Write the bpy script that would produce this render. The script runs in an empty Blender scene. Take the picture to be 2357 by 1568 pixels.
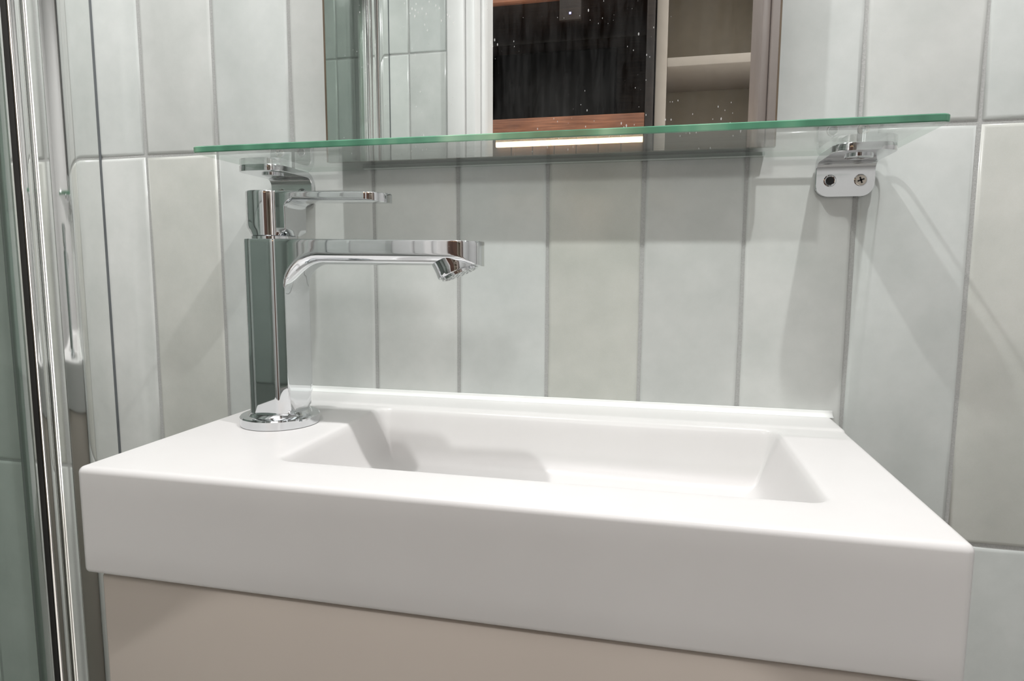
import bpy, bmesh, math, random
from mathutils import Vector, Matrix

random.seed(7)
scn = bpy.context.scene
C = scn.collection

# ------------------------------------------------------------------ camera
cam_d = bpy.data.cameras.new('camera')
cam_d.sensor_width = 36.0
cam_d.lens = 1470.9 / 2357.0 * 36.0
cam_d.clip_start = 0.01
cam = bpy.data.objects.new('camera', cam_d)
C.objects.link(cam)
cam.location = (0.20599, -0.44402, 0.05513)
cam.rotation_euler = (math.radians(83.573), math.radians(-0.231), math.radians(12.896))
scn.camera = cam

# ------------------------------------------------------------------ world, light levels, exposure
world = bpy.data.worlds.new('world')
scn.world = world
world.use_nodes = True
world.node_tree.nodes['Background'].inputs[0].default_value = (1.0, 0.97, 0.94, 1)
world.node_tree.nodes['Background'].inputs[1].default_value = 2.2
LAMP_W = 2.9          # each of the two lamps above the mirror
PANEL_S = 1.6         # emission strength of the added ambient panel at the ceiling
FILL_W = 0.58        # added fill light in the hall, shining in through the doorway
scn.view_settings.view_transform = 'Standard'
scn.view_settings.look = 'None'
scn.view_settings.gamma = 1.0
scn.view_settings.exposure = 0.0
scn.view_settings.use_curve_mapping = False
scn.cycles.max_bounces = 8
scn.cycles.glossy_bounces = 5
scn.cycles.diffuse_bounces = 3
scn.cycles.transparent_max_bounces = 16


# ------------------------------------------------------------------ helpers
def srgb(r, g, b):
    f = lambda c: (c / 255 / 12.92) if c / 255 <= 0.04045 else ((c / 255 + 0.055) / 1.055) ** 2.4
    return (f(r), f(g), f(b), 1.0)


def new_mat(name):
    m = bpy.data.materials.new(name)
    m.use_nodes = True
    nt = m.node_tree
    return m, nt, nt.nodes['Principled BSDF']


def node(nt, kind, **kw):
    n = nt.nodes.new(kind)
    for k, v in kw.items():
        setattr(n, k, v)
    return n


def ramp(nt, fac, stops):
    r = node(nt, 'ShaderNodeValToRGB')
    e = r.color_ramp.elements
    while len(e) < len(stops):
        e.new(0.5)
    for el, (p, c) in zip(e, stops):
        el.position = p
        el.color = c
    nt.links.new(fac, r.inputs[0])
    return r.outputs[0]


def noise(nt, scale, detail=3.0, rough=0.5, coord='Object', stretch=None):
    tc = node(nt, 'ShaderNodeTexCoord')
    out = tc.outputs[coord]
    if stretch:
        mp = node(nt, 'ShaderNodeMapping')
        mp.inputs['Scale'].default_value = stretch
        nt.links.new(out, mp.inputs[0])
        out = mp.outputs[0]
    n = node(nt, 'ShaderNodeTexNoise')
    n.inputs['Scale'].default_value = scale
    n.inputs['Detail'].default_value = detail
    n.inputs['Roughness'].default_value = rough
    nt.links.new(out, n.inputs['Vector'])
    return n.outputs[0]


def bump(nt, bsdf, height, strength=0.2, dist=0.001):
    b = node(nt, 'ShaderNodeBump')
    b.inputs['Strength'].default_value = strength
    b.inputs['Distance'].default_value = dist
    nt.links.new(height, b.inputs['Height'])
    nt.links.new(b.outputs[0], bsdf.inputs['Normal'])


def simple(name, col, rough=0.5, metal=0.0, spec=0.5, var=0.0, scale=30, bumpk=0.0):
    m, nt, b = new_mat(name)
    b.inputs['Roughness'].default_value = rough
    b.inputs['Metallic'].default_value = metal
    b.inputs['Specular IOR Level'].default_value = spec
    if var:
        n = noise(nt, scale)
        lo = tuple(c * (1 - var) for c in col[:3]) + (1,)
        hi = tuple(min(1, c * (1 + var)) for c in col[:3]) + (1,)
        nt.links.new(ramp(nt, n, [(0.3, lo), (0.7, hi)]), b.inputs['Base Color'])
        if bumpk:
            bump(nt, b, n, bumpk)
    else:
        b.inputs['Base Color'].default_value = col
    return m


def tile_material():
    m, nt, b = new_mat('glazed_tile')
    oi = node(nt, 'ShaderNodeObjectInfo')
    tc = node(nt, 'ShaderNodeTexCoord')
    add = node(nt, 'ShaderNodeVectorMath', operation='ADD')
    mul = node(nt, 'ShaderNodeVectorMath', operation='SCALE')
    nt.links.new(oi.outputs['Location'], mul.inputs[0])
    mul.inputs['Scale'].default_value = 3.7
    nt.links.new(tc.outputs['Object'], add.inputs[0])
    nt.links.new(mul.outputs[0], add.inputs[1])
    n1 = node(nt, 'ShaderNodeTexNoise')
    n1.inputs['Scale'].default_value = 26
    n1.inputs['Detail'].default_value = 5
    n1.inputs['Roughness'].default_value = 0.6
    nt.links.new(add.outputs[0], n1.inputs['Vector'])
    n2 = node(nt, 'ShaderNodeTexNoise')
    n2.inputs['Scale'].default_value = 170
    n2.inputs['Detail'].default_value = 6
    n2.inputs['Roughness'].default_value = 2.2
    nt.links.new(add.outputs[0], n2.inputs['Vector'])
    r1 = ramp(nt, n1.outputs[0], [(0.3, (0.91, 0.925, 0.91, 1)), (0.7, (1.05, 1.05, 1.04, 1))])
    r2 = ramp(nt, n2.outputs[0], [(0.35, (0.94, 0.93, 0.885, 1)), (0.6, (1.01, 1.01, 1.01, 1))])
    mx = node(nt, 'ShaderNodeMix', data_type='RGBA', blend_type='MULTIPLY')
    mx.inputs['Factor'].default_value = 1
    nt.links.new(oi.outputs['Color'], mx.inputs['A'])
    nt.links.new(r1, mx.inputs['B'])
    mx2 = node(nt, 'ShaderNodeMix', data_type='RGBA', blend_type='MULTIPLY')
    nt.links.new(oi.outputs['Alpha'], mx2.inputs['Factor'])
    nt.links.new(mx.outputs['Result'], mx2.inputs['A'])
    nt.links.new(r2, mx2.inputs['B'])
    nt.links.new(mx2.outputs['Result'], b.inputs['Base Color'])
    b.inputs['Roughness'].default_value = 0.2
    b.inputs['Specular IOR Level'].default_value = 0.45
    n3 = node(nt, 'ShaderNodeTexNoise')
    n3.inputs['Scale'].default_value = 16
    n3.inputs['Detail'].default_value = 2
    nt.links.new(add.outputs[0], n3.inputs['Vector'])
    bump(nt, b, n3.outputs[0], 0.35, 0.002)
    return m


def grout_material():
    m, nt, b = new_mat('cement_grout')
    n = noise(nt, 900, 4, 0.7)
    nt.links.new(ramp(nt, n, [(0.3, srgb(160, 161, 159)), (0.7, srgb(182, 183, 181))]), b.inputs['Base Color'])
    b.inputs['Roughness'].default_value = 0.9
    bump(nt, b, n, 0.5, 0.0006)
    return m


def chrome(name, rough=0.035, tint=(0.71, 0.725, 0.74, 1), spots=0.0):
    m, nt, b = new_mat(name)
    b.inputs['Metallic'].default_value = 1
    b.inputs['Base Color'].default_value = tint
    b.inputs['Roughness'].default_value = rough
    if spots:   # dried lime spots
        n = noise(nt, 420, 4, 0.75)
        n2 = noise(nt, 30, 2)
        mul = node(nt, 'ShaderNodeMath', operation='MULTIPLY')
        nt.links.new(n, mul.inputs[0])
        nt.links.new(n2, mul.inputs[1])
        r = ramp(nt, mul.outputs[0], [(0.40, (rough, rough, rough, 1)), (0.48, (spots, spots, spots, 1))])
        nt.links.new(r, b.inputs['Roughness'])
    return m


def thin_glass(name, tint, f0=0.04, rough=0.0, dust=0.0):
    """clear pane: light passes straight through, reflection follows Schlick"""
    m = bpy.data.materials.new(name)
    m.use_nodes = True
    nt = m.node_tree
    nt.nodes.remove(nt.nodes['Principled BSDF'])
    out = nt.nodes['Material Output']
    lw = node(nt, 'ShaderNodeLayerWeight')
    lw.inputs['Blend'].default_value = 0.5
    p5 = node(nt, 'ShaderNodeMath', operation='POWER')
    p5.inputs[1].default_value = 5
    nt.links.new(lw.outputs['Facing'], p5.inputs[0])
    ma = node(nt, 'ShaderNodeMath', operation='MULTIPLY_ADD')
    ma.inputs[1].default_value = 1 - f0
    ma.inputs[2].default_value = f0
    nt.links.new(p5.outputs[0], ma.inputs[0])
    tr = node(nt, 'ShaderNodeBsdfTransparent')
    tr.inputs[0].default_value = tint
    gl = node(nt, 'ShaderNodeBsdfGlossy')
    gl.inputs['Roughness'].default_value = rough
    mix = node(nt, 'ShaderNodeMixShader')
    nt.links.new(ma.outputs[0], mix.inputs[0])
    nt.links.new(tr.outputs[0], mix.inputs[1])
    nt.links.new(gl.outputs[0], mix.inputs[2])
    nt.links.new(mix.outputs[0], out.inputs[0])
    return m


def emissive(name, col, strength):
    m, nt, b = new_mat(name)
    b.inputs['Base Color'].default_value = col
    b.inputs['Emission Color'].default_value = col
    b.inputs['Emission Strength'].default_value = strength
    return m


def wood_material(name, dark, light, scale=1.0, axis=(1.5, 30, 30)):
    m, nt, b = new_mat(name)
    n = noise(nt, 6 * scale, 6, 0.65, stretch=axis)
    n2 = noise(nt, 3 * scale, 2)
    mul = node(nt, 'ShaderNodeMath', operation='MULTIPLY')
    nt.links.new(n, mul.inputs[0])
    nt.links.new(n2, mul.inputs[1])
    nt.links.new(ramp(nt, mul.outputs[0], [(0.12, dark), (0.42, light)]), b.inputs['Base Color'])
    b.inputs['Roughness'].default_value = 0.6
    bump(nt, b, n, 0.3, 0.002)
    return m


def mirror_material():
    m, nt, b = new_mat('mirror_silvering')
    b.inputs['Metallic'].default_value = 1
    b.inputs['Base Color'].default_value = (0.80, 0.825, 0.81, 1)
    b.inputs['Roughness'].default_value = 0.0
    out = nt.nodes['Material Output']
    # wiped-on film and dried drops on the surface
    film = noise(nt, 22, 5, 0.7, stretch=(7, 1, 1.1))
    film_f = ramp(nt, film, [(0.40, (0.0, 0.0, 0.0, 1)), (0.75, (0.03, 0.03, 0.03, 1))])
    tc = node(nt, 'ShaderNodeTexCoord')
    mp = node(nt, 'ShaderNodeMapping')
    mp.inputs['Scale'].default_value = (1, 1, 0.45)
    mp.inputs['Rotation'].default_value = (0, 0.35, 0)
    nt.links.new(tc.outputs['Object'], mp.inputs[0])
    vo = node(nt, 'ShaderNodeTexVoronoi')
    vo.inputs['Scale'].default_value = 400
    nt.links.new(mp.outputs[0], vo.inputs['Vector'])
    big = noise(nt, 26, 3, 0.6)
    thr = ramp(nt, big, [(0.45, (0.0, 0, 0, 1)), (0.66, (0.17, 0.17, 0.17, 1))])
    lt = node(nt, 'ShaderNodeMath', operation='LESS_THAN')
    nt.links.new(vo.outputs['Distance'], lt.inputs[0])
    nt.links.new(thr, lt.inputs[1])
    sc = node(nt, 'ShaderNodeMath', operation='MULTIPLY')
    nt.links.new(lt.outputs[0], sc.inputs[0])
    sc.inputs[1].default_value = 0.55
    mxm = node(nt, 'ShaderNodeMath', operation='MAXIMUM')
    nt.links.new(sc.outputs[0], mxm.inputs[0])
    nt.links.new(film_f, mxm.inputs[1])
    df = node(nt, 'ShaderNodeBsdfDiffuse')
    df.inputs[0].default_value = (0.7, 0.7, 0.69, 1)
    mix = node(nt, 'ShaderNodeMixShader')
    nt.links.new(mxm.outputs[0], mix.inputs[0])
    nt.links.new(b.outputs[0], mix.inputs[1])
    nt.links.new(df.outputs[0], mix.inputs[2])
    nt.links.new(mix.outputs[0], out.inputs[0])
    return m


def solid_surface():
    m, nt, b = new_mat('white_solid_surface')
    n = noise(nt, 14, 4, 0.6)
    nt.links.new(ramp(nt, n, [(0.3, srgb(212, 210, 209)), (0.7, srgb(216, 214, 213))]), b.inputs['Base Color'])
    b.inputs['Roughness'].default_value = 0.32
    b.inputs['Specular IOR Level'].default_value = 0.4
    return m


M = {
    'tile': tile_material(),
    'grout': grout_material(),
    'chrome': chrome('polished_chrome', 0.03, spots=0.22),
    'profile': chrome('polished_aluminium', 0.06, (0.88, 0.89, 0.88, 1)),
    'alu': chrome('satin_aluminium', 0.12, (0.70, 0.71, 0.72, 1)),
    'screw': chrome('nickel_screw', 0.3, (0.55, 0.5, 0.44, 1)),
    'dark': simple('dark_hole', (0.02, 0.02, 0.02, 1), 0.6, var=0.2),
    'contact_strip': simple('grey_strip', srgb(92, 96, 98), 0.5, var=0.1),
    'mirror_edge': simple('mirror_edge', srgb(92, 80, 66), 0.3, var=0.2),
    'silver': simple('silver_anodised', srgb(222, 224, 223), 0.3, metal=0.3),
    'dark_strip': simple('dark_reflection', (0.012, 0.01, 0.009, 1), 0.35, var=0.2),  # dark colour standing for a reflection in the chrome
    'shelf_glass': thin_glass('clear_shelf_glass', (0.980, 0.994, 0.986, 1)),
    'screen_glass': thin_glass('green_screen_glass', (0.940, 0.978, 0.957, 1)),
    'mirror': mirror_material(),
    'basin': solid_surface(),
    'silicone': simple('white_silicone', srgb(236, 237, 235), 0.25, var=0.02),
    'cabinet': simple('greige_lacquer', srgb(190, 180, 171), 0.4, var=0.015, scale=9),
    'white_paint': simple('white_paint', srgb(222, 221, 220), 0.4, var=0.02),
    'ceiling': simple('ceiling_paint', srgb(240, 240, 238), 0.8, var=0.01),
    'floor': simple('pale_floor_tile', srgb(212, 210, 206), 0.4, var=0.08, scale=4),
    'hall_wall': simple('hall_wall_paint', srgb(120, 112, 104), 0.8, var=0.05),
    'wood': wood_material('reddish_wood', srgb(95, 58, 42), srgb(190, 128, 96)),
    'brown_wood': wood_material('brown_wood', srgb(44, 28, 21), srgb(96, 64, 47), axis=(30, 30, 1.5)),
    'dark_wood': wood_material('charred_wood', srgb(22, 17, 15), srgb(60, 46, 38)),
    'black_glass': simple('black_glass', (0.012, 0.012, 0.013, 1), 0.55, var=0.2),
    'beige': simple('beige_laminate', srgb(172, 162, 152), 0.55, var=0.03),
    'taupe': simple('taupe_laminate', srgb(144, 134, 119), 0.6, var=0.04),
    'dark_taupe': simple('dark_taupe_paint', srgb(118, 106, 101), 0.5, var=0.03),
    'lamp_lens': emissive('lamp_lens', (1, 0.97, 0.92, 1), 14),
    'panel': emissive('ambient_glow', (1.0, 1.0, 1.0, 1), PANEL_S),
    'warm_strip': emissive('warm_strip', (1, 0.72, 0.42, 1), 9),
    'blue_led': emissive('blue_led', (0.35, 0.35, 1, 1), 4),
}


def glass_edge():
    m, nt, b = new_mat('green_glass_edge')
    n = noise(nt, 16, 3, 0.6, stretch=(1, 0.01, 0.01))  # bands painted into the edge colour imitate refracted surroundings
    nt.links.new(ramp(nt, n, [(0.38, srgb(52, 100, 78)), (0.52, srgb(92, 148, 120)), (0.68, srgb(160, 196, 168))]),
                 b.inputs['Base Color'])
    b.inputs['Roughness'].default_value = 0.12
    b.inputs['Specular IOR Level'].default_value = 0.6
    # looked at from inside the pane the edge is clear
    ge = node(nt, 'ShaderNodeNewGeometry')
    tr_ = node(nt, 'ShaderNodeBsdfTransparent')
    tr_.inputs[0].default_value = (0.88, 0.94, 0.90, 1)
    mix = node(nt, 'ShaderNodeMixShader')
    nt.links.new(ge.outputs['Backfacing'], mix.inputs[0])
    nt.links.new(b.outputs[0], mix.inputs[1])
    nt.links.new(tr_.outputs[0], mix.inputs[2])
    nt.links.new(mix.outputs[0], nt.nodes['Material Output'].inputs[0])
    return m


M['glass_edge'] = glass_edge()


def mesh_obj(name, verts, faces, mat, parent=None, smooth=False, mats=None, fmat=None):
    me = bpy.data.meshes.new(name)
    me.from_pydata([tuple(v) for v in verts], [], faces)
    if mats:
        for x in mats:
            me.materials.append(x)
        me.polygons.foreach_set('material_index', fmat)
    else:
        me.materials.append(mat)
    if smooth:
        me.polygons.foreach_set('use_smooth', [True] * len(me.polygons))
    me.update()
    bm = bmesh.new()
    bm.from_mesh(me)
    bmesh.ops.recalc_face_normals(bm, faces=bm.faces)
    bm.to_mesh(me)
    bm.free()
    o = bpy.data.objects.new(name, me)
    C.objects.link(o)
    o.parent = parent
    return o


def sharp(o, deg=35):
    """mark edges sharper than the angle so smooth shading stays crisp there"""
    bm = bmesh.new()
    bm.from_mesh(o.data)
    for e in bm.edges:
        if len(e.link_faces) == 2 and e.calc_face_angle(0) > math.radians(deg):
            e.smooth = False
    bm.to_mesh(o.data)
    bm.free()
    return o


def box(name, lo, hi, mat, parent=None, bevel=0.0, seg=2):
    bm = bmesh.new()
    bmesh.ops.create_cube(bm, size=1)
    for v in bm.verts:
        for i in range(3):
            v.co[i] = lo[i] if v.co[i] < 0 else hi[i]
    if bevel:
        bmesh.ops.bevel(bm, geom=list(bm.edges), offset=bevel, segments=seg, affect='EDGES', profile=0.5)
    me = bpy.data.meshes.new(name)
    bm.to_mesh(me)
    bm.free()
    me.materials.append(mat)
    o = bpy.data.objects.new(name, me)
    C.objects.link(o)
    o.parent = parent
    if bevel:
        me.polygons.foreach_set('use_smooth', [True] * len(me.polygons))
        sharp(o, 50)
    return o


def lathe(name, prof, mat, parent=None, n=64, smooth_deg=35):
    """profile [(r, z)] turned about local z"""
    verts, faces = [], []
    for r, z in prof:
        for i in range(n):
            a = 2 * math.pi * i / n
            verts.append((r * math.cos(a), r * math.sin(a), z))
    for j in range(len(prof) - 1):
        for i in range(n):
            k = (i + 1) % n
            faces.append((j * n + i, j * n + k, (j + 1) * n + k, (j + 1) * n + i))
    faces.append(tuple(range(n - 1, -1, -1)))
    faces.append(tuple((len(prof) - 1) * n + i for i in range(n)))
    o = mesh_obj(name, verts, faces, mat, parent, smooth=True)
    return sharp(o, smooth_deg)


def empty(name, loc, rz=0.0):
    o = bpy.data.objects.new(name, None)
    o.empty_display_size = 0.05
    C.objects.link(o)
    o.location = loc
    o.rotation_euler = (0, 0, rz)
    return o


def tag(o, label, cat=None, group=None, kind=None):
    o['label'] = label
    if cat:
        o['category'] = cat
    if group:
        o['group'] = group
    if kind:
        o['kind'] = kind
    return o


# ------------------------------------------------------------------ dimensions of the room
W, H = 0.065, 0.2613             # tile module
X0, R1 = -0.0006, 0.1430         # one vertical and one horizontal joint on the basin wall
YB = -0.625                      # wall behind the camera, with the doorway
FLOOR, CEIL = -0.85, 1.30
XL, XR = -0.95, 0.95
GAP = 0.0017

# ------------------------------------------------------------------ walls with their tiles
TINTS = {
    'cool': (0.585, 0.608, 0.603), 'green': (0.575, 0.600, 0.588), 'pale': (0.605, 0.618, 0.610),
    'beige': (0.575, 0.584, 0.564), 'olive': (0.552, 0.563, 0.538), 'grey': (0.580, 0.594, 0.587),
}
KEYS = ['cool', 'green', 'pale', 'grey', 'cool', 'pale', 'beige']


def tile_mesh(seed):
    """glazed tile: slightly wavy outline, pillowed rim; local front faces -y"""
    rnd = random.Random(seed)
    w, h = (W - GAP) / 2, (H - GAP) / 2
    pts = []
    side = 4
    wob = lambda: rnd.uniform(-0.00035, 0.00035)
    for i in range(2):
        pts.append((-w + 2 * w * i / 2, -h + wob()))
    for i in range(side):
        pts.append((w + wob(), -h + 2 * h * i / side))
    for i in range(2):
        pts.append((w - 2 * w * i / 2, h + wob()))
    for i in range(side):
        pts.append((-w + wob(), h - 2 * h * i / side))
    n = len(pts)
    rings = ((0.0, 0.0), (0.0, -0.0016), (0.0010, -0.0028), (0.0028, -0.0031))
    verts = []
    for ins, dep in rings:
        verts += [(x - math.copysign(ins, x) * (abs(x) > w * .8), dep, z - math.copysign(ins, z) * (abs(z) > h * .9)) for x, z in pts]
    faces = []
    for r in range(len(rings) - 1):
        for i in range(n):
            k = (i + 1) % n
            faces.append((r * n + i, r * n + k, (r + 1) * n + k, (r + 1) * n + i))
    faces.append(tuple((len(rings) - 1) * n + i for i in range(n)))
    me = bpy.data.meshes.new('tile')
    me.from_pydata(verts, [], faces)
    me.materials.append(M['tile'])
    bm = bmesh.new()
    bm.from_mesh(me)
    bmesh.ops.recalc_face_normals(bm, faces=bm.faces)
    bm.to_mesh(me)
    bm.free()
    me.polygons.foreach_set('use_smooth', [True] * len(me.polygons))
    return me


TILES = [tile_mesh(s) for s in range(6)]


def lay_tiles(wall, cols, rows, y, facing, override, x0=X0):
    rnd = random.Random(11 + int(facing))
    for r in rows:
        for k in cols:
            o = bpy.data.objects.new('tile', rnd.choice(TILES))
            C.objects.link(o)
            o.parent = wall
            o.location = (x0 + (k + 0.5) * W, y, R1 + (r + 0.5) * H)
            o.rotation_euler = (math.radians(rnd.uniform(-0.12, 0.12)), 0,
                                (0 if facing < 0 else math.pi) + math.radians(rnd.uniform(-0.3, 0.3)))
            key = override.get((k, r)) or rnd.choice(KEYS)
            c = TINTS[key]
            j = rnd.uniform(0.97, 1.03)
            o.color = (c[0] * j, c[1] * j, c[2] * j, 1.0 if key in ('beige', 'olive') else 0.4)


wall_back = box('wall_back', (XL, 0.0010, FLOOR), (XR, 0.10, CEIL), M['grout'])
tag(wall_back, 'pale green glazed tile wall behind the basin and mirror', 'wall', kind='structure')
OV = {(-4, -1): 'grey', (-3, -1): 'beige', (-2, -1): 'cool', (-1, -1): 'grey', (0, -1): 'pale', (1, -1): 'cool',
      (2, -1): 'olive', (3, -1): 'grey', (4, -1): 'pale', (5, -1): 'cool', (6, -1): 'beige', (7, -1): 'beige',
      (-4, 0): 'cool', (-3, 0): 'pale', (-2, 0): 'cool', (-1, 0): 'pale', (4, 0): 'cool', (5, 0): 'pale', (6, 0): 'cool',
      (6, -2): 'cool', (5, -2): 'green'}
lay_tiles(wall_back, range(-13, 10), (-2, -1, 0, 1), 0.0031, -1, OV)

wall_front = empty('wall_front', (0, YB, FLOOR))
tag(wall_front, 'tiled wall with the doorway seen in the mirror', 'wall', kind='structure')
DL, DR, DT = -0.107, 0.345, 1.12


def wf(name, lo, hi, m):
    b_ = box(name, (lo[0], lo[1] - YB, lo[2] - FLOOR), (hi[0], hi[1] - YB, hi[2] - FLOOR), m, wall_front)
    return b_


wf('masonry', (XL, YB - 0.10, FLOOR), (DL, YB - 0.0016, CEIL), M['grout'])
wf('masonry', (DR, YB - 0.10, FLOOR), (XR, YB - 0.0016, CEIL), M['white_paint'])
wf('lintel', (DL, YB - 0.10, DT), (DR, YB - 0.0016, CEIL), M['white_paint'])


def lay_front():
    rnd = random.Random(5)
    for r in (-1, 0, 1, 2):
        for k in range(-12, -2):
            xc = -0.139 - W / 2 - (-3 - k) * W
            o = bpy.data.objects.new('tile', rnd.choice(TILES))
            C.objects.link(o)
            o.parent = wall_front
            o.location = (xc, -0.0031, R1 + (r + 0.5) * H - FLOOR)
            o.rotation_euler = (math.radians(rnd.uniform(-.15, .15)), 0, math.pi + math.radians(rnd.uniform(-.25, .25)))
            c = TINTS[rnd.choice(['cool', 'green', 'green', 'grey'])]
            o.color = (c[0], c[1], c[2], 0.4)


lay_front()

wall_left = box('wall_left', (XL - 0.1, YB - 0.1, FLOOR), (XL, 0.1, CEIL), M['grout'])
tag(wall_left, 'tiled end wall of the shower', 'wall', kind='structure')
rnd = random.Random(3)
for r in (-1, 0, 1):
    for k in range(9):
        o = bpy.data.objects.new('tile', rnd.choice(TILES))
        C.objects.link(o)
        o.parent = wall_left
        o.location = (XL, -0.035 - k * W, R1 + (r + 0.5) * H)
        o.rotation_euler = (0, 0, math.pi / 2 + math.radians(rnd.uniform(-.3, .3)))
        c = TINTS[rnd.choice(['cool', 'green', 'grey'])]
        o.color = (c[0], c[1], c[2], 0.4)
wall_right = box('wall_right', (XR, YB - 0.1, FLOOR), (XR + 0.1, 0.1, CEIL), M['white_paint'])
tag(wall_right, 'plain white wall at the right end of the bathroom', 'wall', kind='structure')
floor = box('floor', (XL - 0.1, -3.2, FLOOR - 0.1), (XR + 0.1, 0.1, FLOOR), M['floor'])
tag(floor, 'pale tiled floor below the basin', 'floor', kind='structure')
ceiling = box('ceiling', (XL - 0.1, YB - 0.1, CEIL), (XR + 0.1, 0.1, CEIL + 0.1), M['ceiling'])
tag(ceiling, 'white bathroom ceiling', 'ceiling', kind='structure')

# door lining and casing, seen in the mirror
trim = empty('trim_1', (DL, YB, FLOOR))
tag(trim, 'white painted door frame seen in the mirror', 'door frame', kind='structure')


def tr(name, lo, hi, bev=0.002, mat='white_paint'):
    return box(name, (lo[0] - DL, lo[1] - YB, lo[2] - FLOOR), (hi[0] - DL, hi[1] - YB, hi[2] - FLOOR), M[mat], trim, bev)


tr('casing', (-0.135, YB, FLOOR), (-0.106, YB + 0.012, DT + 0.04))
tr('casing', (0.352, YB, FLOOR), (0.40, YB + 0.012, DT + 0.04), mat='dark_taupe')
tr('casing', (-0.106, YB, DT), (0.352, YB + 0.012, DT + 0.04))
tr('lining', (-0.106, YB - 0.11, FLOOR), (-0.090, YB + 0.004, DT))
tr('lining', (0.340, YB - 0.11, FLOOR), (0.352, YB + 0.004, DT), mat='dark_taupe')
tr('door_stop', (-0.090, YB - 0.06, FLOOR), (-0.083, YB - 0.03, DT))

# ------------------------------------------------------------------ washbasin
ZT, ZB = -0.0410, -0.0952
BX0, BX1, BY0 = -0.0666, 0.3180, -0.1985
basin = empty('washbasin', (0.126, 0, ZB))
tag(basin, 'white rectangular wall basin with a shallow sloped bowl under the mirror', 'washbasin')


def bowl_depth(x, y):
    """depth below the rim: rounded-rectangle bowl with steep walls and a softly rounded floor"""
    x0, x1, y0, y1, rc = 0.0205, 0.2780, -0.1640, -0.0385, 0.0080
    cx, cy = (x0 + x1) / 2, (y0 + y1) / 2
    qx, qy = abs(x - cx) - (x1 - x0) / 2 + rc, abs(y - cy) - (y1 - y0) / 2 + rc
    sd = math.hypot(max(qx, 0), max(qy, 0)) + min(max(qx, qy), 0) - rc
    d = -sd
    if d < -0.006:
        return 0.0
    slope = 3.4
    e = 0.0011                       # soft rim
    s = slope * 0.5 * (d + math.sqrt(d * d + e * e)) - slope * 0.5 * (-0.006 + math.sqrt(0.006 ** 2 + e * e))
    D = 0.0335 + 0.004 * min(1, max(0, (x - x0) / 0.2))
    q = D - s
    e2 = 0.016                       # soft floor
    off = D - 0.5 * (D + math.sqrt(D * D + e2 * e2))
    return max(0.0, D - 0.5 * (q + math.sqrt(q * q + e2 * e2)) - off)


def build_basin():
    rr = 0.0032
    def axis(a, b, n, dense0=True, dense1=True):
        out = [a + (b - a) * i / n for i in range(n + 1)]
        ex = []
        for j in range(1, 7):
            if dense0:
                ex.append(a + rr * j / 6)
            if dense1:
                ex.append(b - rr * j / 6)
        return sorted(set(out + ex))
    xs = axis(BX0, BX1, 300)
    ys = axis(BY0, -0.0012, 170)
    zs = [ZT - rr * j / 6 for j in range(1, 7)] + [ZT - 0.012, ZT - 0.026, ZT - 0.04] + [ZB + rr * j / 5 for j in range(5, -1, -1)]
    lo = Vector((BX0 + rr, BY0 + rr, ZB + rr))
    hi = Vector((BX1 - rr, -0.0012 - rr, ZT - rr))

    def rounded(p):
        q = Vector((min(max(p.x, lo.x), hi.x), min(max(p.y, lo.y), hi.y), min(max(p.z, lo.z), hi.z)))
        d = p - q
        if d.length < 1e-9:
            return p
        nz = sum(abs(c) > 1e-9 for c in d)
        return q + d.normalized() * rr if nz > 1 else p
    verts, faces = [], []
    nx, ny = len(xs), len(ys)
    for j, y in enumerate(ys):
        for i, x in enumerate(xs):
            p = rounded(Vector((x, y, ZT)))
            t = min(1, max(0, (y + 0.0362) / 0.003))
            lift = 0.0011 * t * t * (3 - 2 * t)
            p.z += lift - bowl_depth(x, y)
            verts.append(p)
    for j in range(ny - 1):
        for i in range(nx - 1):
            a = j * nx + i
            faces.append((a, a + 1, a + nx + 1, a + nx))
    ring = [(i, 0) for i in range(nx)] + [(nx - 1, j) for j in range(1, ny)] + [(i, ny - 1) for i in range(nx - 2, -1, -1)] + \
           [(0, j) for j in range(ny - 2, 0, -1)]
    prev = [j * nx + i for i, j in ring]
    n = len(ring)
    for z in zs:
        cur = []
        for i, j in ring:
            cur.append(len(verts))
            verts.append(rounded(Vector((xs[i], ys[j], z))))
        for k in range(n):
            k2 = (k + 1) % n
            faces.append((prev[k], cur[k], cur[k2], prev[k2]))
        prev = cur
    faces.append(tuple(prev))
    verts = [v - Vector((0.126, 0, ZB)) for v in verts]
    return mesh_obj('basin_body', verts, faces, M['basin'], basin, smooth=True)


build_basin()


def bead(name, x0, x1, mat, parent, off):
    """concave silicone bead along the wall joint"""
    prof = [(-0.0002, 0.0058)]
    for i in range(7):
        a = math.pi / 2 * i / 6
        prof.append((-0.0004 - 0.0052 * (1 - math.cos(a)) * 0.9, 0.0055 - 0.0052 * math.sin(a) * 0.85))
    prof.append((-0.0062, 0.0002))
    prof.append((-0.0002, 0.0002))
    verts, faces = [], []
    rnd = random.Random(2)
    nseg = 60
    for s in range(nseg + 1):
        x = x0 + (x1 - x0) * s / nseg
        j = 0.72 * rnd.uniform(0.985, 1.015)
        for y, z in prof:
            verts.append((x - off[0], y * j - off[1], ZT + 0.0008 + z * j - off[2]))
    n = len(prof)
    for s in range(nseg):
        for i in range(n):
            k = (i + 1) % n
            faces.append((s * n + i, (s + 1) * n + i, (s + 1) * n + k, s * n + k))
    faces.append(tuple(range(n)))
    faces.append(tuple(nseg * n + i for i in range(n)))
    return mesh_obj(name, verts, faces, mat, parent, smooth=True)


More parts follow.
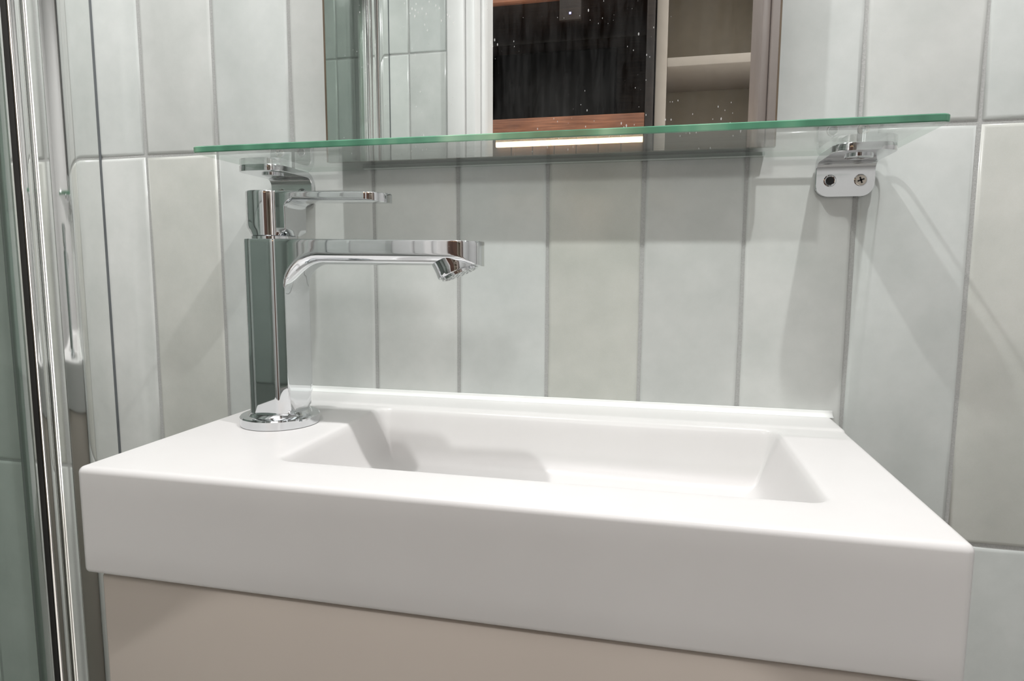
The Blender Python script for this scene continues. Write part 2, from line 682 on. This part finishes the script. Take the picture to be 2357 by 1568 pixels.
bead('silicone_seal', BX0 + 0.001, BX1 + 0.0004, M['silicone'], basin, (0.126, 0, ZB))
drain = lathe('drain_plug', [(0.0, 0.0), (0.017, 0.0), (0.0172, 0.0012), (0.0150, 0.0032), (0.009, 0.0046), (0.0, 0.005)][1:], M['chrome'], basin, 40)
drain.location = (0.165 - 0.126, -0.100, ZT - 0.0335 - ZB)

# ------------------------------------------------------------------ vanity cabinet below the basin
cab = empty('vanity_cabinet', (0.126, 0, -0.42))
tag(cab, 'plain greige vanity cabinet hanging under the white basin', 'cabinet')


def cb(name, lo, hi, bev, mat='cabinet'):
    return box(name, (lo[0] - 0.126, lo[1], lo[2] + 0.42), (hi[0] - 0.126, hi[1], hi[2] + 0.42), M[mat], cab, bev)


cb('carcass', (-0.0618, -0.174, -0.42), (0.3132, -0.0012, ZB - 0.0005), 0.001)
cb('door', (-0.0618, -0.1925, -0.42), (0.3132, -0.1755, ZB - 0.0025), 0.0012)

# ------------------------------------------------------------------ tap
TX, TY = -0.0221, -0.0945
tap = empty('basin_tap', (TX, TY, ZT), math.radians(1.0))
tag(tap, 'chrome single lever basin tap with a long flat spout', 'tap')

lathe('base_plate', [(0.0230, 0.0), (0.0236, 0.0004), (0.0236, 0.0052), (0.0230, 0.0060), (0.0205, 0.0062), (0.0190, 0.0064),
                     (0.0184, 0.0078), (0.0176, 0.0086), (0.0120, 0.0086)], M['chrome'], tap, 96, 22)


def polar_loft(name, r, tip, half, z_side, hb, ztop, zlow, zmid, rho, tip_half=None, mat=None, parent=None,
               back_cut=None, top_r=0.0006, sag=0.0, shear=0.0, shear_z=0.0, corner=None):
    """round column with a flat arm growing out of it along +u; underside of the arm is filleted into the column.
    z_side: where the vertical side face of the arm starts; hb: height of the rounded belly below it"""
    tip_half = tip_half or half

    def col(t):    # plan radius of the column: a circle, or a square with rounded corners
        if corner is None:
            return r
        c, s_, h = abs(math.cos(t)), abs(math.sin(t)), r - corner
        if r * s_ <= h * c:
            return r / c
        if r * c <= h * s_:
            return r / s_
        k = (c + s_) * h
        return k + math.sqrt(max(0.0, k * k - 2 * h * h + corner * corner))

    def hw(u):     # half width of the arm at u
        t = min(1, max(0, u / tip))
        return half + (tip_half - half) * t

    # plan outline of the arm + column, resampled evenly
    uc = tip - tip_half
    pts = []
    u_join = math.sqrt(max(1e-9, r * r - half * half))
    if corner is not None:
        u_join = r - corner + math.sqrt(max(0.0, corner ** 2 - (half - (r - corner)) ** 2))
    N1 = 150
    a0 = math.atan2(half, u_join)
    for i in range(60):
        a = math.pi - (math.pi - a0) * i / 60
        pts.append((col(a) * math.cos(a), col(a) * math.sin(a)))
    for i in range(N1):
        u = u_join + (uc - u_join) * i / N1
        pts.append((u, hw(u)))
    for i in range(25):
        a = math.pi / 2 * (1 - i / 25)
        pts.append((uc + tip_half * math.cos(a), tip_half * math.sin(a)))
    pts.append((tip, 0.0))
    half_th = [math.atan2(v, u) for u, v in pts]
    half_R = [math.hypot(u, v) for u, v in pts]
    th = half_th + [-t for t in half_th[-2:0:-1]]
    RM = half_R + half_R[-2:0:-1]
    n = len(th)

    def zb(u):     # underside centre line
        if u <= r:
            return zlow
        t = u - r
        full = z_side - hb - sag * min(1, t / (tip - r))
        if t < rho:
            return full - rho + math.sqrt(max(0, rho * rho - (rho - t) ** 2))
        return full

    def under(u, v):
        w = hw(u)
        f = min(1.0, abs(v) / w)
        return zb(u) + hb * (1 - math.sqrt(max(0, 1 - f ** 2.4)))

    levels = [zlow, zlow + 0.003]
    zl = zmid
    steps = 8
    for i in range(1, steps):
        levels.append(zlow + 0.003 + (zl - zlow - 0.003) * i / steps)
    a, b = zl, z_side - hb
    for i in range(22):
        s = i / 22
        levels.append(a + (b - a) * (1 - (1 - s) ** 2))
    for i in range(1, 26):
        s = i / 25
        levels.append(b - 0.00005 + (z_side - b) * s ** 2.0)
    levels += [z_side + (ztop - z_side) * f for f in (0.3, 0.65)] + [ztop - top_r]
    levels = sorted(set(levels))
    verts = []
    for z in levels:
        for t, rm in zip(th, RM):
            ct, st = math.cos(t), math.sin(t)
            rc = col(t)
            if z >= z_side - 1e-7 or rm <= rc + 1e-6:
                R = rm
            else:
                lo_, hi_ = rc, rm
                for _ in range(26):
                    md = (lo_ + hi_) / 2
                    if under(md * ct, md * st) <= z:
                        lo_ = md
                    else:
                        hi_ = md
                R = lo_
            if back_cut and ct < 0:
                h0, amt = back_cut
                if z < zlow + h0:
                    R -= amt * (1 - (z - zlow) / h0) * (-ct)
            verts.append((R * ct, R * st, z))
    L = len(levels)
    for f, dz in ((0.5, 0.00035), (1.0, 0.0006)):
        for t, rm in zip(th, RM):
            R = rm - top_r * f * f
            verts.append((R * math.cos(t), R * math.sin(t), ztop - top_r + top_r * (1 - (1 - f) ** 2)))
    L += 2
    sh = lambda u, z: z - shear * max(-0.3 * r, u) * min(1, max(0, (z - shear_z) / (ztop - shear_z)))
    verts = [(x, y, sh(x, z)) for x, y, z in verts]
    faces = []
    for j in range(L - 1):
        for i in range(n):
            k = (i + 1) % n
            faces.append((j * n + i, j * n + k, (j + 1) * n + k, (j + 1) * n + i))
    faces.append(tuple(range(n)))
    # top cap as strips between mirrored outline points so it stays planar and clean
    b0 = (L - 1) * n
    for i in range(1, len(half_th) - 1):
        p, q = b0 + i, b0 + i + 1
        pm = b0 + (n - i) % n
        qm = b0 + (n - i - 1) % n
        if q == qm:
            faces.append((p, q, pm))
        else:
            faces.append((p, q, qm, pm))
    faces.append((b0, b0 + 1, b0 + n - 1))
    o = mesh_obj(name, verts, faces, mat, parent, smooth=True)
    return sharp(o, 50)


polar_loft('tap_body', 0.0147, 0.1312, 0.0143, 0.1056, 0.0072, 0.1130, 0.0080, 0.0740, 0.021, 0.0138, M['chrome'], tap, corner=0.0085,
           shear=0.014, shear_z=0.075)
lathe('cartridge_ring', [(0.0126, 0.1120), (0.0132, 0.1128), (0.0132, 0.1146), (0.0120, 0.1162)], M['chrome'], tap, 64)
polar_loft('lever', 0.0151, 0.0758, 0.0122, 0.1366, 0.0016, 0.1408, 0.1150, 0.1290, 0.0050, 0.0112, M['chrome'], tap,
           back_cut=(0.005, 0.0035), shear=0.028, shear_z=0.116)
# nozzle: short tilted outlet below the spout end
noz = lathe('nozzle', [(0.0113, -0.0005), (0.0113, -0.0001), (0.0125, 0.0), (0.0128, 0.0006), (0.0127, 0.0040), (0.0129, 0.0070),
                       (0.0132, 0.0090), (0.0120, 0.0105)], M['chrome'], tap, 64, 40)
tilt = math.radians(-23)
noz.rotation_euler = (0, tilt, 0)
noz.location = (0.1168, 0, 0.0941)
aer = lathe('aerator', [(0.0110, -0.0012), (0.0110, 0.0004), (0.0100, 0.0010), (0.0040, 0.0012)][::-1], M['alu'], noz, 40)
aer.location = (0, 0, -0.0004)
hv, hf = [], []
for ring_r, cnt in ((0.0028, 6), (0.0058, 12), (0.0088, 18)):
    for i in range(cnt):
        a = 2 * math.pi * i / cnt
        cx, cy = ring_r * math.cos(a), ring_r * math.sin(a)
        b0 = len(hv)
        for q in range(6):
            hv.append((cx + 0.0007 * math.cos(q * math.pi / 3), cy + 0.0007 * math.sin(q * math.pi / 3), -0.00175))
        hf.append(tuple(range(b0, b0 + 6)))
mesh_obj('spray_holes', hv, hf, M['dark'], noz)['kind'] = 'stuff'

# ------------------------------------------------------------------ glass shelf
ZS, ST = 0.1252, 0.0038
SX0, SX1, SY0, SY1 = -0.0775, 0.3392, -0.0945, -0.0062


def build_shelf():
    rc = 0.0045
    ch = 0.0005
    pts = []
    for cx, cy, a0 in ((SX1 - rc, SY1 - rc, 0), (SX0 + rc, SY1 - rc, 90), (SX0 + rc, SY0 + rc, 180), (SX1 - rc, SY0 + rc, 270)):
        for i in range(9):
            a = math.radians(a0 + 90 * i / 8)
            pts.append((cx + rc * math.cos(a), cy + rc * math.sin(a), math.cos(a), math.sin(a)))
    n = len(pts)
    verts = []
    for z, ins in ((0, ch), (ch, 0), (ST - ch, 0), (ST, ch)):
        for x, y, nx, ny in pts:
            verts.append((x - nx * ins, y - ny * ins, ZS + z))
    faces, fm = [], []
    for j in range(3):
        for i in range(n):
            k = (i + 1) % n
            faces.append((j * n + i, j * n + k, (j + 1) * n + k, (j + 1) * n + i))
            fm.append(1)
    faces.append(tuple(range(n)))
    fm.append(0)
    faces.append(tuple(3 * n + i for i in range(n)))
    fm.append(0)
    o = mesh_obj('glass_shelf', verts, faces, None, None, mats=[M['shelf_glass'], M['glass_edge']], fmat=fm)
    return o


shelf = build_shelf()
tag(shelf, 'clear glass shelf with green polished edges on two metal brackets', 'shelf')


# ------------------------------------------------------------------ shelf brackets
def bracket(xc, label, screws):
    root = empty('shelf_bracket', (xc, 0, 0.1004))
    tag(root, label, 'bracket', 'brackets under the glass shelf')
    t, w, rb = 0.0042, 0.0170, 0.0075
    z0, z1, yend = 0.1004, ZS - 0.0001, -0.0490
    # centre line from the plate foot up, round the bend, out along the flange
    path = []
    yc = -0.0004 - t / 2
    zc = z1 - t / 2
    for i in range(14):
        s = i / 13
        path.append((yc, z0 + (zc - rb - z0) * (s ** 1.6), 1))
    for i in range(1, 10):
        a = math.pi / 2 * i / 10
        path.append((yc - rb * (1 - math.cos(a)), zc - rb + rb * math.sin(a), 1))
    for i in range(18):
        s = i / 17
        s = 1 - (1 - s) ** 1.8
        path.append((yc - rb + (yend - (yc - rb)) * s, zc, 1))
    # distances from both ends
    ds = [0]
    for a, b in zip(path, path[1:]):
        ds.append(ds[-1] + math.hypot(a[0] - b[0], a[1] - b[1]))
    tot = ds[-1]
    rA, rB = 0.0075, 0.0105

    def half(d, e):
        h = w
        if d < rA:
            h = min(h, w - rA + math.sqrt(max(0, rA * rA - (rA - d) ** 2)))
        if e < rB:
            h = min(h, w - rB + math.sqrt(max(0, rB * rB - (rB - e) ** 2)))
        return h
    verts, faces = [], []
    c = 0.0004
    for i, (y, z, _) in enumerate(path):
        a = path[max(0, i - 1)]
        b = path[min(len(path) - 1, i + 1)]
        ty, tz = b[0] - a[0], b[1] - a[1]
        l = math.hypot(ty, tz)
        ty, tz = ty / l, tz / l
        ny, nz = -tz, ty          # towards the room / underside
        h = half(ds[i], tot - ds[i])
        for sx, sn in ((-h + c, -t / 2), (-h, -t / 2 + c), (-h, t / 2 - c), (-h + c, t / 2), (h - c, t / 2), (h, t / 2 - c), (h, -t / 2 + c), (h - c, -t / 2)):
            verts.append((sx, y + ny * sn, z + nz * sn - 0.1004))
    m = 8
    for i in range(len(path) - 1):
        for j in range(m):
            k = (j + 1) % m
            faces.append((i * m + j, i * m + k, (i + 1) * m + k, (i + 1) * m + j))
    faces.append(tuple(range(m)))
    faces.append(tuple((len(path) - 1) * m + j for j in range(m)))
    plate = mesh_obj('bracket_plate', verts, faces, M['alu'], root, smooth=True)
    sharp(plate, 40)
    yf = -0.0004 - t
    # clamp button under the flange
    bt = lathe('clamp_button', [(0.0070, 0.0), (0.0075, 0.0003), (0.0075, 0.0013), (0.0070, 0.0017), (0.003, 0.0023), (0.0006, 0.0024)], M['chrome'], root, 40)
    bt.rotation_euler = (math.pi, 0, 0)
    bt.location = (0.0005, -0.0285, z1 - t - 0.1004 + 0.0003)
    # countersunk holes
    for dx, has in zip((-0.0086, 0.0088), screws):
        ck = lathe('screw_hole', [(0.0038, 0.0), (0.0037, 0.00035), (0.0031, 0.0005), (0.0025, 0.0002)], M['chrome'] , root, 32)
        ck.rotation_euler = (math.pi / 2, 0, 0)
        ck.location = (dx, yf + 0.0001, 0.0097)
        if has:
            s = lathe('screw', [(0.0033, 0.0), (0.0033, 0.0005), (0.0029, 0.0008), (0.0008, 0.00085)], M['screw'], root, 32)
            s.rotation_euler = (math.pi / 2, 0, 0)
            s.location = (dx, yf + 0.0001, 0.0097)
            for q in (0.35, 0.35 + math.pi / 2):
                cr = box('cross_slot', (-0.0020, -0.00045, 0.0006), (0.0020, 0.00045, 0.00096), M['dark'], s)
                cr.rotation_euler = (0, 0, q)
        else:
            s = lathe('hole_core', [(0.0024, 0.0), (0.0024, 0.0004), (0.0002, 0.00042)], M['dark'], root, 32)
            s.rotation_euler = (math.pi / 2, 0, 0)
            s.location = (dx, yf + 0.0001, 0.0097)
    return root


bracket(0.3164, 'silver shelf bracket with one cross-head screw under the right shelf end', (False, True))
bracket(-0.0645, 'silver shelf bracket behind the tap lever under the left shelf end', (True, False))

# ------------------------------------------------------------------ mirror
MX0, MX1, MZ0, MZ1, MY = -0.0256, 0.2725, 0.1293, 0.640, -0.0210
mir = empty('wall_mirror', ((MX0 + MX1) / 2, 0, MZ0))
tag(mir, 'frameless rectangular wall mirror with dried splashes above the glass shelf', 'mirror')


def mb(name, lo, hi, mat, bev=0.0):
    cx = (MX0 + MX1) / 2
    return box(name, (lo[0] - cx, lo[1], lo[2] - MZ0), (hi[0] - cx, hi[1], hi[2] - MZ0), mat, mir, bev)


mb('mirror_glass', (MX0, MY, MZ0), (MX1, MY + 0.0002, MZ1), M['mirror'])
mb('glass_edge', (MX0, MY + 0.0002, MZ0), (MX1, MY + 0.0042, MZ1), M['mirror_edge'])
mb('support_rail', (-0.0060, -0.0052, 0.1268), (0.2690, -0.0006, 0.1291), M['silver'])
mb('polished_edge', (MX0, MY - 0.0004, MZ0), (MX0 + 0.0010, MY, MZ1), M['mirror_edge'])
mb('polished_edge', (MX1 - 0.0010, MY - 0.0004, MZ0), (MX1, MY, MZ1), M['mirror_edge'])
mb('mounting_rail', (-0.006, MY + 0.0042, MZ0 + 0.0004), (0.262, -0.0005, MZ0 + 0.022), M['alu'])
mb('mounting_rail', (-0.006, MY + 0.0042, 0.55), (0.262, -0.0005, 0.572), M['alu'])

# ------------------------------------------------------------------ lamps above the mirror
def mirror_lamp(x, label):
    root = empty('mirror_lamp', (x, 0, 0.73))
    tag(root, label, 'lamp', 'pair of lamps above the mirror')
    rose = lathe('wall_rose', [(0.020, 0.0), (0.020, 0.006), (0.014, 0.010), (0.002, 0.010)], M['chrome'], root, 40)
    rose.rotation_euler = (math.pi / 2, 0, 0)
    arm = lathe('arm', [(0.005, 0.0), (0.005, 0.235), (0.001, 0.236)], M['chrome'], root, 20)
    arm.rotation_euler = (math.pi / 2, 0, 0)
    head = lathe('head', [(0.012, -0.03), (0.019, -0.03), (0.020, -0.028), (0.020, 0.014), (0.016, 0.020), (0.002, 0.021)], M['chrome'], root, 40)
    head.location = (0, -0.232, 0)
    ld = bpy.data.lights.new('mirror_lamp_light', 'AREA')
    ld.shape = 'DISK'
    ld.size = 0.017
    ld.energy = LAMP_W
    ld.color = (1.0, 0.99, 0.985)
    lo = bpy.data.objects.new('bulb', ld)
    C.objects.link(lo)
    lo.parent = root
    lo.location = (0, -0.232, -0.036)


mirror_lamp(-0.035, 'chrome lamp on a wall arm above the left side of the mirror')
mirror_lamp(0.368, 'chrome lamp on a wall arm above the right side of the mirror')

cl = empty('ambient_panel', (0.22, -0.36, CEIL - 0.03))  # emissive panel added to raise the ambient light
tag(cl, 'unseen flat light panel added at the bathroom ceiling for ambient light', 'lamp')
box('frame', (-0.47, -0.17, 0.005), (0.47, 0.17, 0.03), M['white_paint'], cl, 0.002)
box('diffuser', (-0.45, -0.15, 0.0), (0.45, 0.15, 0.006), M['panel'], cl)

# ------------------------------------------------------------------ shower screen
SCR = empty('shower_screen', (-0.25, 0, FLOOR))
tag(SCR, 'green glass shower screen in polished metal wall profiles left of the basin', 'shower screen')
ZP0, ZP1 = FLOOR + 0.01, 0.98


def extrude_xy(name, prof, mat, parent, z0=ZP0, z1=ZP1, flip=False, deg=30):
    if flip:
        prof = [(x, YB - y) for x, y in prof][::-1]
    n = len(prof)
    verts = [(x + 0.25, y, z0 - FLOOR) for x, y in prof] + [(x + 0.25, y, z1 - FLOOR) for x, y in prof]
    faces = [(i, (i + 1) % n, n + (i + 1) % n, n + i) for i in range(n)]
    faces += [tuple(range(n)), tuple(n + i for i in range(n))]
    o = mesh_obj(name, verts, faces, mat, parent, smooth=True)
    return sharp(o, deg)


def arc(cx, cy, r, a0, a1, n):
    return [(cx + r * math.cos(math.radians(a0 + (a1 - a0) * i / n)), cy + r * math.sin(math.radians(a0 + (a1 - a0) * i / n))) for i in range(n + 1)]


wall_prof = [(-0.2385, -0.0012), (-0.2380, -0.0105)] + [(-0.2379, -0.0200)] + \
            arc(-0.2699, -0.0200, 0.0320, 0, -38, 14)[1:] + [(-0.2460, -0.0402), (-0.2680, -0.0402), (-0.2680, -0.0012)]
ins_prof = [(-0.2450, -0.0402), (-0.2450, -0.0492), (-0.2456, -0.0497), (-0.2660, -0.0497), (-0.2660, -0.0402)]
tube_prof = arc(-0.2524, -0.0555, 0.0060, 0, 360, 40)[:-1]
dark_strip_prof = [(-0.2486, -0.0617), (-0.2484, -0.0640), (-0.2488, -0.0668), (-0.2600, -0.0668), (-0.2600, -0.0617)]  # dark strip in place of the doorway's reflection in the chrome
bar_prof = [(-0.2474, -0.0668), (-0.2474, -0.0681), (-0.2482, -0.0684), (-0.2605, -0.0684), (-0.2605, -0.0668)]
contact_prof = [(-0.2376, -0.0001), (-0.2380, -0.0012), (-0.2680, -0.0012), (-0.2680, -0.0001)]  # thin grey strip along the wall contact
for fl in (False, True):
    extrude_xy('contact_strip', contact_prof, M['contact_strip'], SCR, flip=fl)
    extrude_xy('wall_profile', wall_prof, M['profile'], SCR, flip=fl)
    extrude_xy('insert_profile', ins_prof, M['profile'], SCR, flip=fl)
    extrude_xy('hinge_tube', tube_prof, M['profile'], SCR, flip=fl, deg=60)
    extrude_xy('dark_reflection_strip', dark_strip_prof, M['dark_strip'], SCR, flip=fl)
    extrude_xy('edge_strip', bar_prof, M['profile'], SCR, flip=fl)
glass = box('glass_panel', (-0.2585 + 0.25, YB + 0.0685, ZP0 - FLOOR), (-0.2525 + 0.25, -0.0685, ZP1 - FLOOR), M['screen_glass'], SCR)

# ------------------------------------------------------------------ room beyond the door (seen in the mirror)
hall = box('wall_hall', (-1.2, -3.3, FLOOR), (1.6, -3.2, 1.6), M['hall_wall'])
tag(hall, 'dim wall of the room beyond the doorway', 'wall', kind='structure')

YC = -1.60
wc = empty('wooden_cabinet', (-0.10, YC, FLOOR))
tag(wc, 'dark wooden wall unit with a warm light strip, seen in the mirror', 'cabinet')


def wb(name, lo, hi, mat, bev=0.003):
    return box(name, (lo[0] + 0.10, lo[1] - YC, lo[2] - FLOOR), (hi[0] + 0.10, hi[1] - YC, hi[2] - FLOOR), M[mat], wc, bev)


wb('side_panel', (-0.50, YC - 0.40, FLOOR), (-0.47, YC, 1.15), 'dark_wood')
wb('side_panel', (0.150, YC - 0.40, FLOOR), (0.174, YC, 1.15), 'dark_wood')
wb('ledge_board', (-0.47, YC - 0.40, 0.476), (0.150, YC, 0.519), 'wood')
wb('top_beam', (-0.47, YC - 0.03, 0.866), (0.150, YC, 0.915), 'wood')
wb('top_panel', (-0.47, YC - 0.40, 0.870), (0.150, YC - 0.031, 1.15), 'dark_wood')
wb('front_panel', (-0.47, YC - 0.03, 0.916), (0.150, YC - 0.005, 1.15), 'dark_wood')
wb('niche_back', (-0.47, YC - 0.40, 0.519), (0.150, YC - 0.37, 0.866), 'dark_wood')
wb('niche_screen', (-0.40, YC - 0.365, 0.56), (0.04, YC - 0.33, 0.82), 'black_glass', 0.006)
for i in range(9):
    x0 = -0.47 + i * 0.62 / 9
    wb('plank', (x0 + 0.001, YC - 0.05, FLOOR), (x0 + 0.62 / 9 - 0.001, YC - 0.03, 0.476), 'brown_wood')
wb('light_strip', (-0.31, YC - 0.028, 0.438), (0.146, YC - 0.014, 0.452), 'warm_strip', 0.0)
wb('sensor_housing', (-0.110, YC - 0.020, 0.800), (-0.045, YC - 0.004, 0.866), 'dark_wood', 0.001)
wb('indicator_light', (-0.0800, YC - 0.004, 0.8165), (-0.0745, YC - 0.0034, 0.8220), 'blue_led', 0.0)

YS = -1.62
su = empty('open_shelf_unit', (0.33, YS, FLOOR))
tag(su, 'beige open shelf unit behind the doorway, seen at the right of the mirror', 'shelf unit')


def sb(name, lo, hi, mat, bev=0.002):
    return box(name, (lo[0] - 0.33, lo[1] - YS, lo[2] - FLOOR), (hi[0] - 0.33, hi[1] - YS, hi[2] - FLOOR), M[mat], su, bev)


sb('side_panel', (0.178, YS - 0.30, FLOOR), (0.211, YS, 1.20), 'beige')
sb('side_panel', (0.60, YS - 0.30, FLOOR), (0.63, YS, 1.20), 'beige')
for z in (-0.1, 0.27, 0.650, 1.0):
    sb('shelf_board', (0.211, YS - 0.29, z), (0.60, YS, z + 0.026), 'beige')
sb('back_panel', (0.211, YS - 0.30, FLOOR), (0.60, YS - 0.29, 1.20), 'taupe')

# fill light added beyond the doorway to brighten the basin front
ts = empty('fill_spotlight', (0.13, -1.40, 1.24))
tag(ts, 'unseen fill spotlight added in the hall to light the basin front', 'lamp')
box('track', (-0.4, -0.02, 0.0), (0.4, 0.02, 0.03), M['white_paint'], ts, 0.003)
hd = lathe('head', [(0.06, -0.10), (0.11, -0.10), (0.115, -0.095), (0.115, 0.02), (0.09, 0.07), (0.01, 0.07)], M['white_paint'], ts, 48)
aim = Vector((0.13, 0.0, -0.02)) - Vector((0.13, -1.50, 1.07))
quat = aim.to_track_quat('-Z', 'Y')
hd.rotation_euler = quat.to_euler()
hd.location = (0, 0, -0.15)
hl = bpy.data.lights.new('fill_light', 'AREA')
hl.shape = 'DISK'
hl.size = 0.2
hl.energy = FILL_W
hl.spread = math.radians(70)
hl.color = (1.0, 0.985, 0.97)
hlo = bpy.data.objects.new('bulb', hl)
C.objects.link(hlo)
hlo.parent = hd
hlo.location = (0, 0, -0.105)
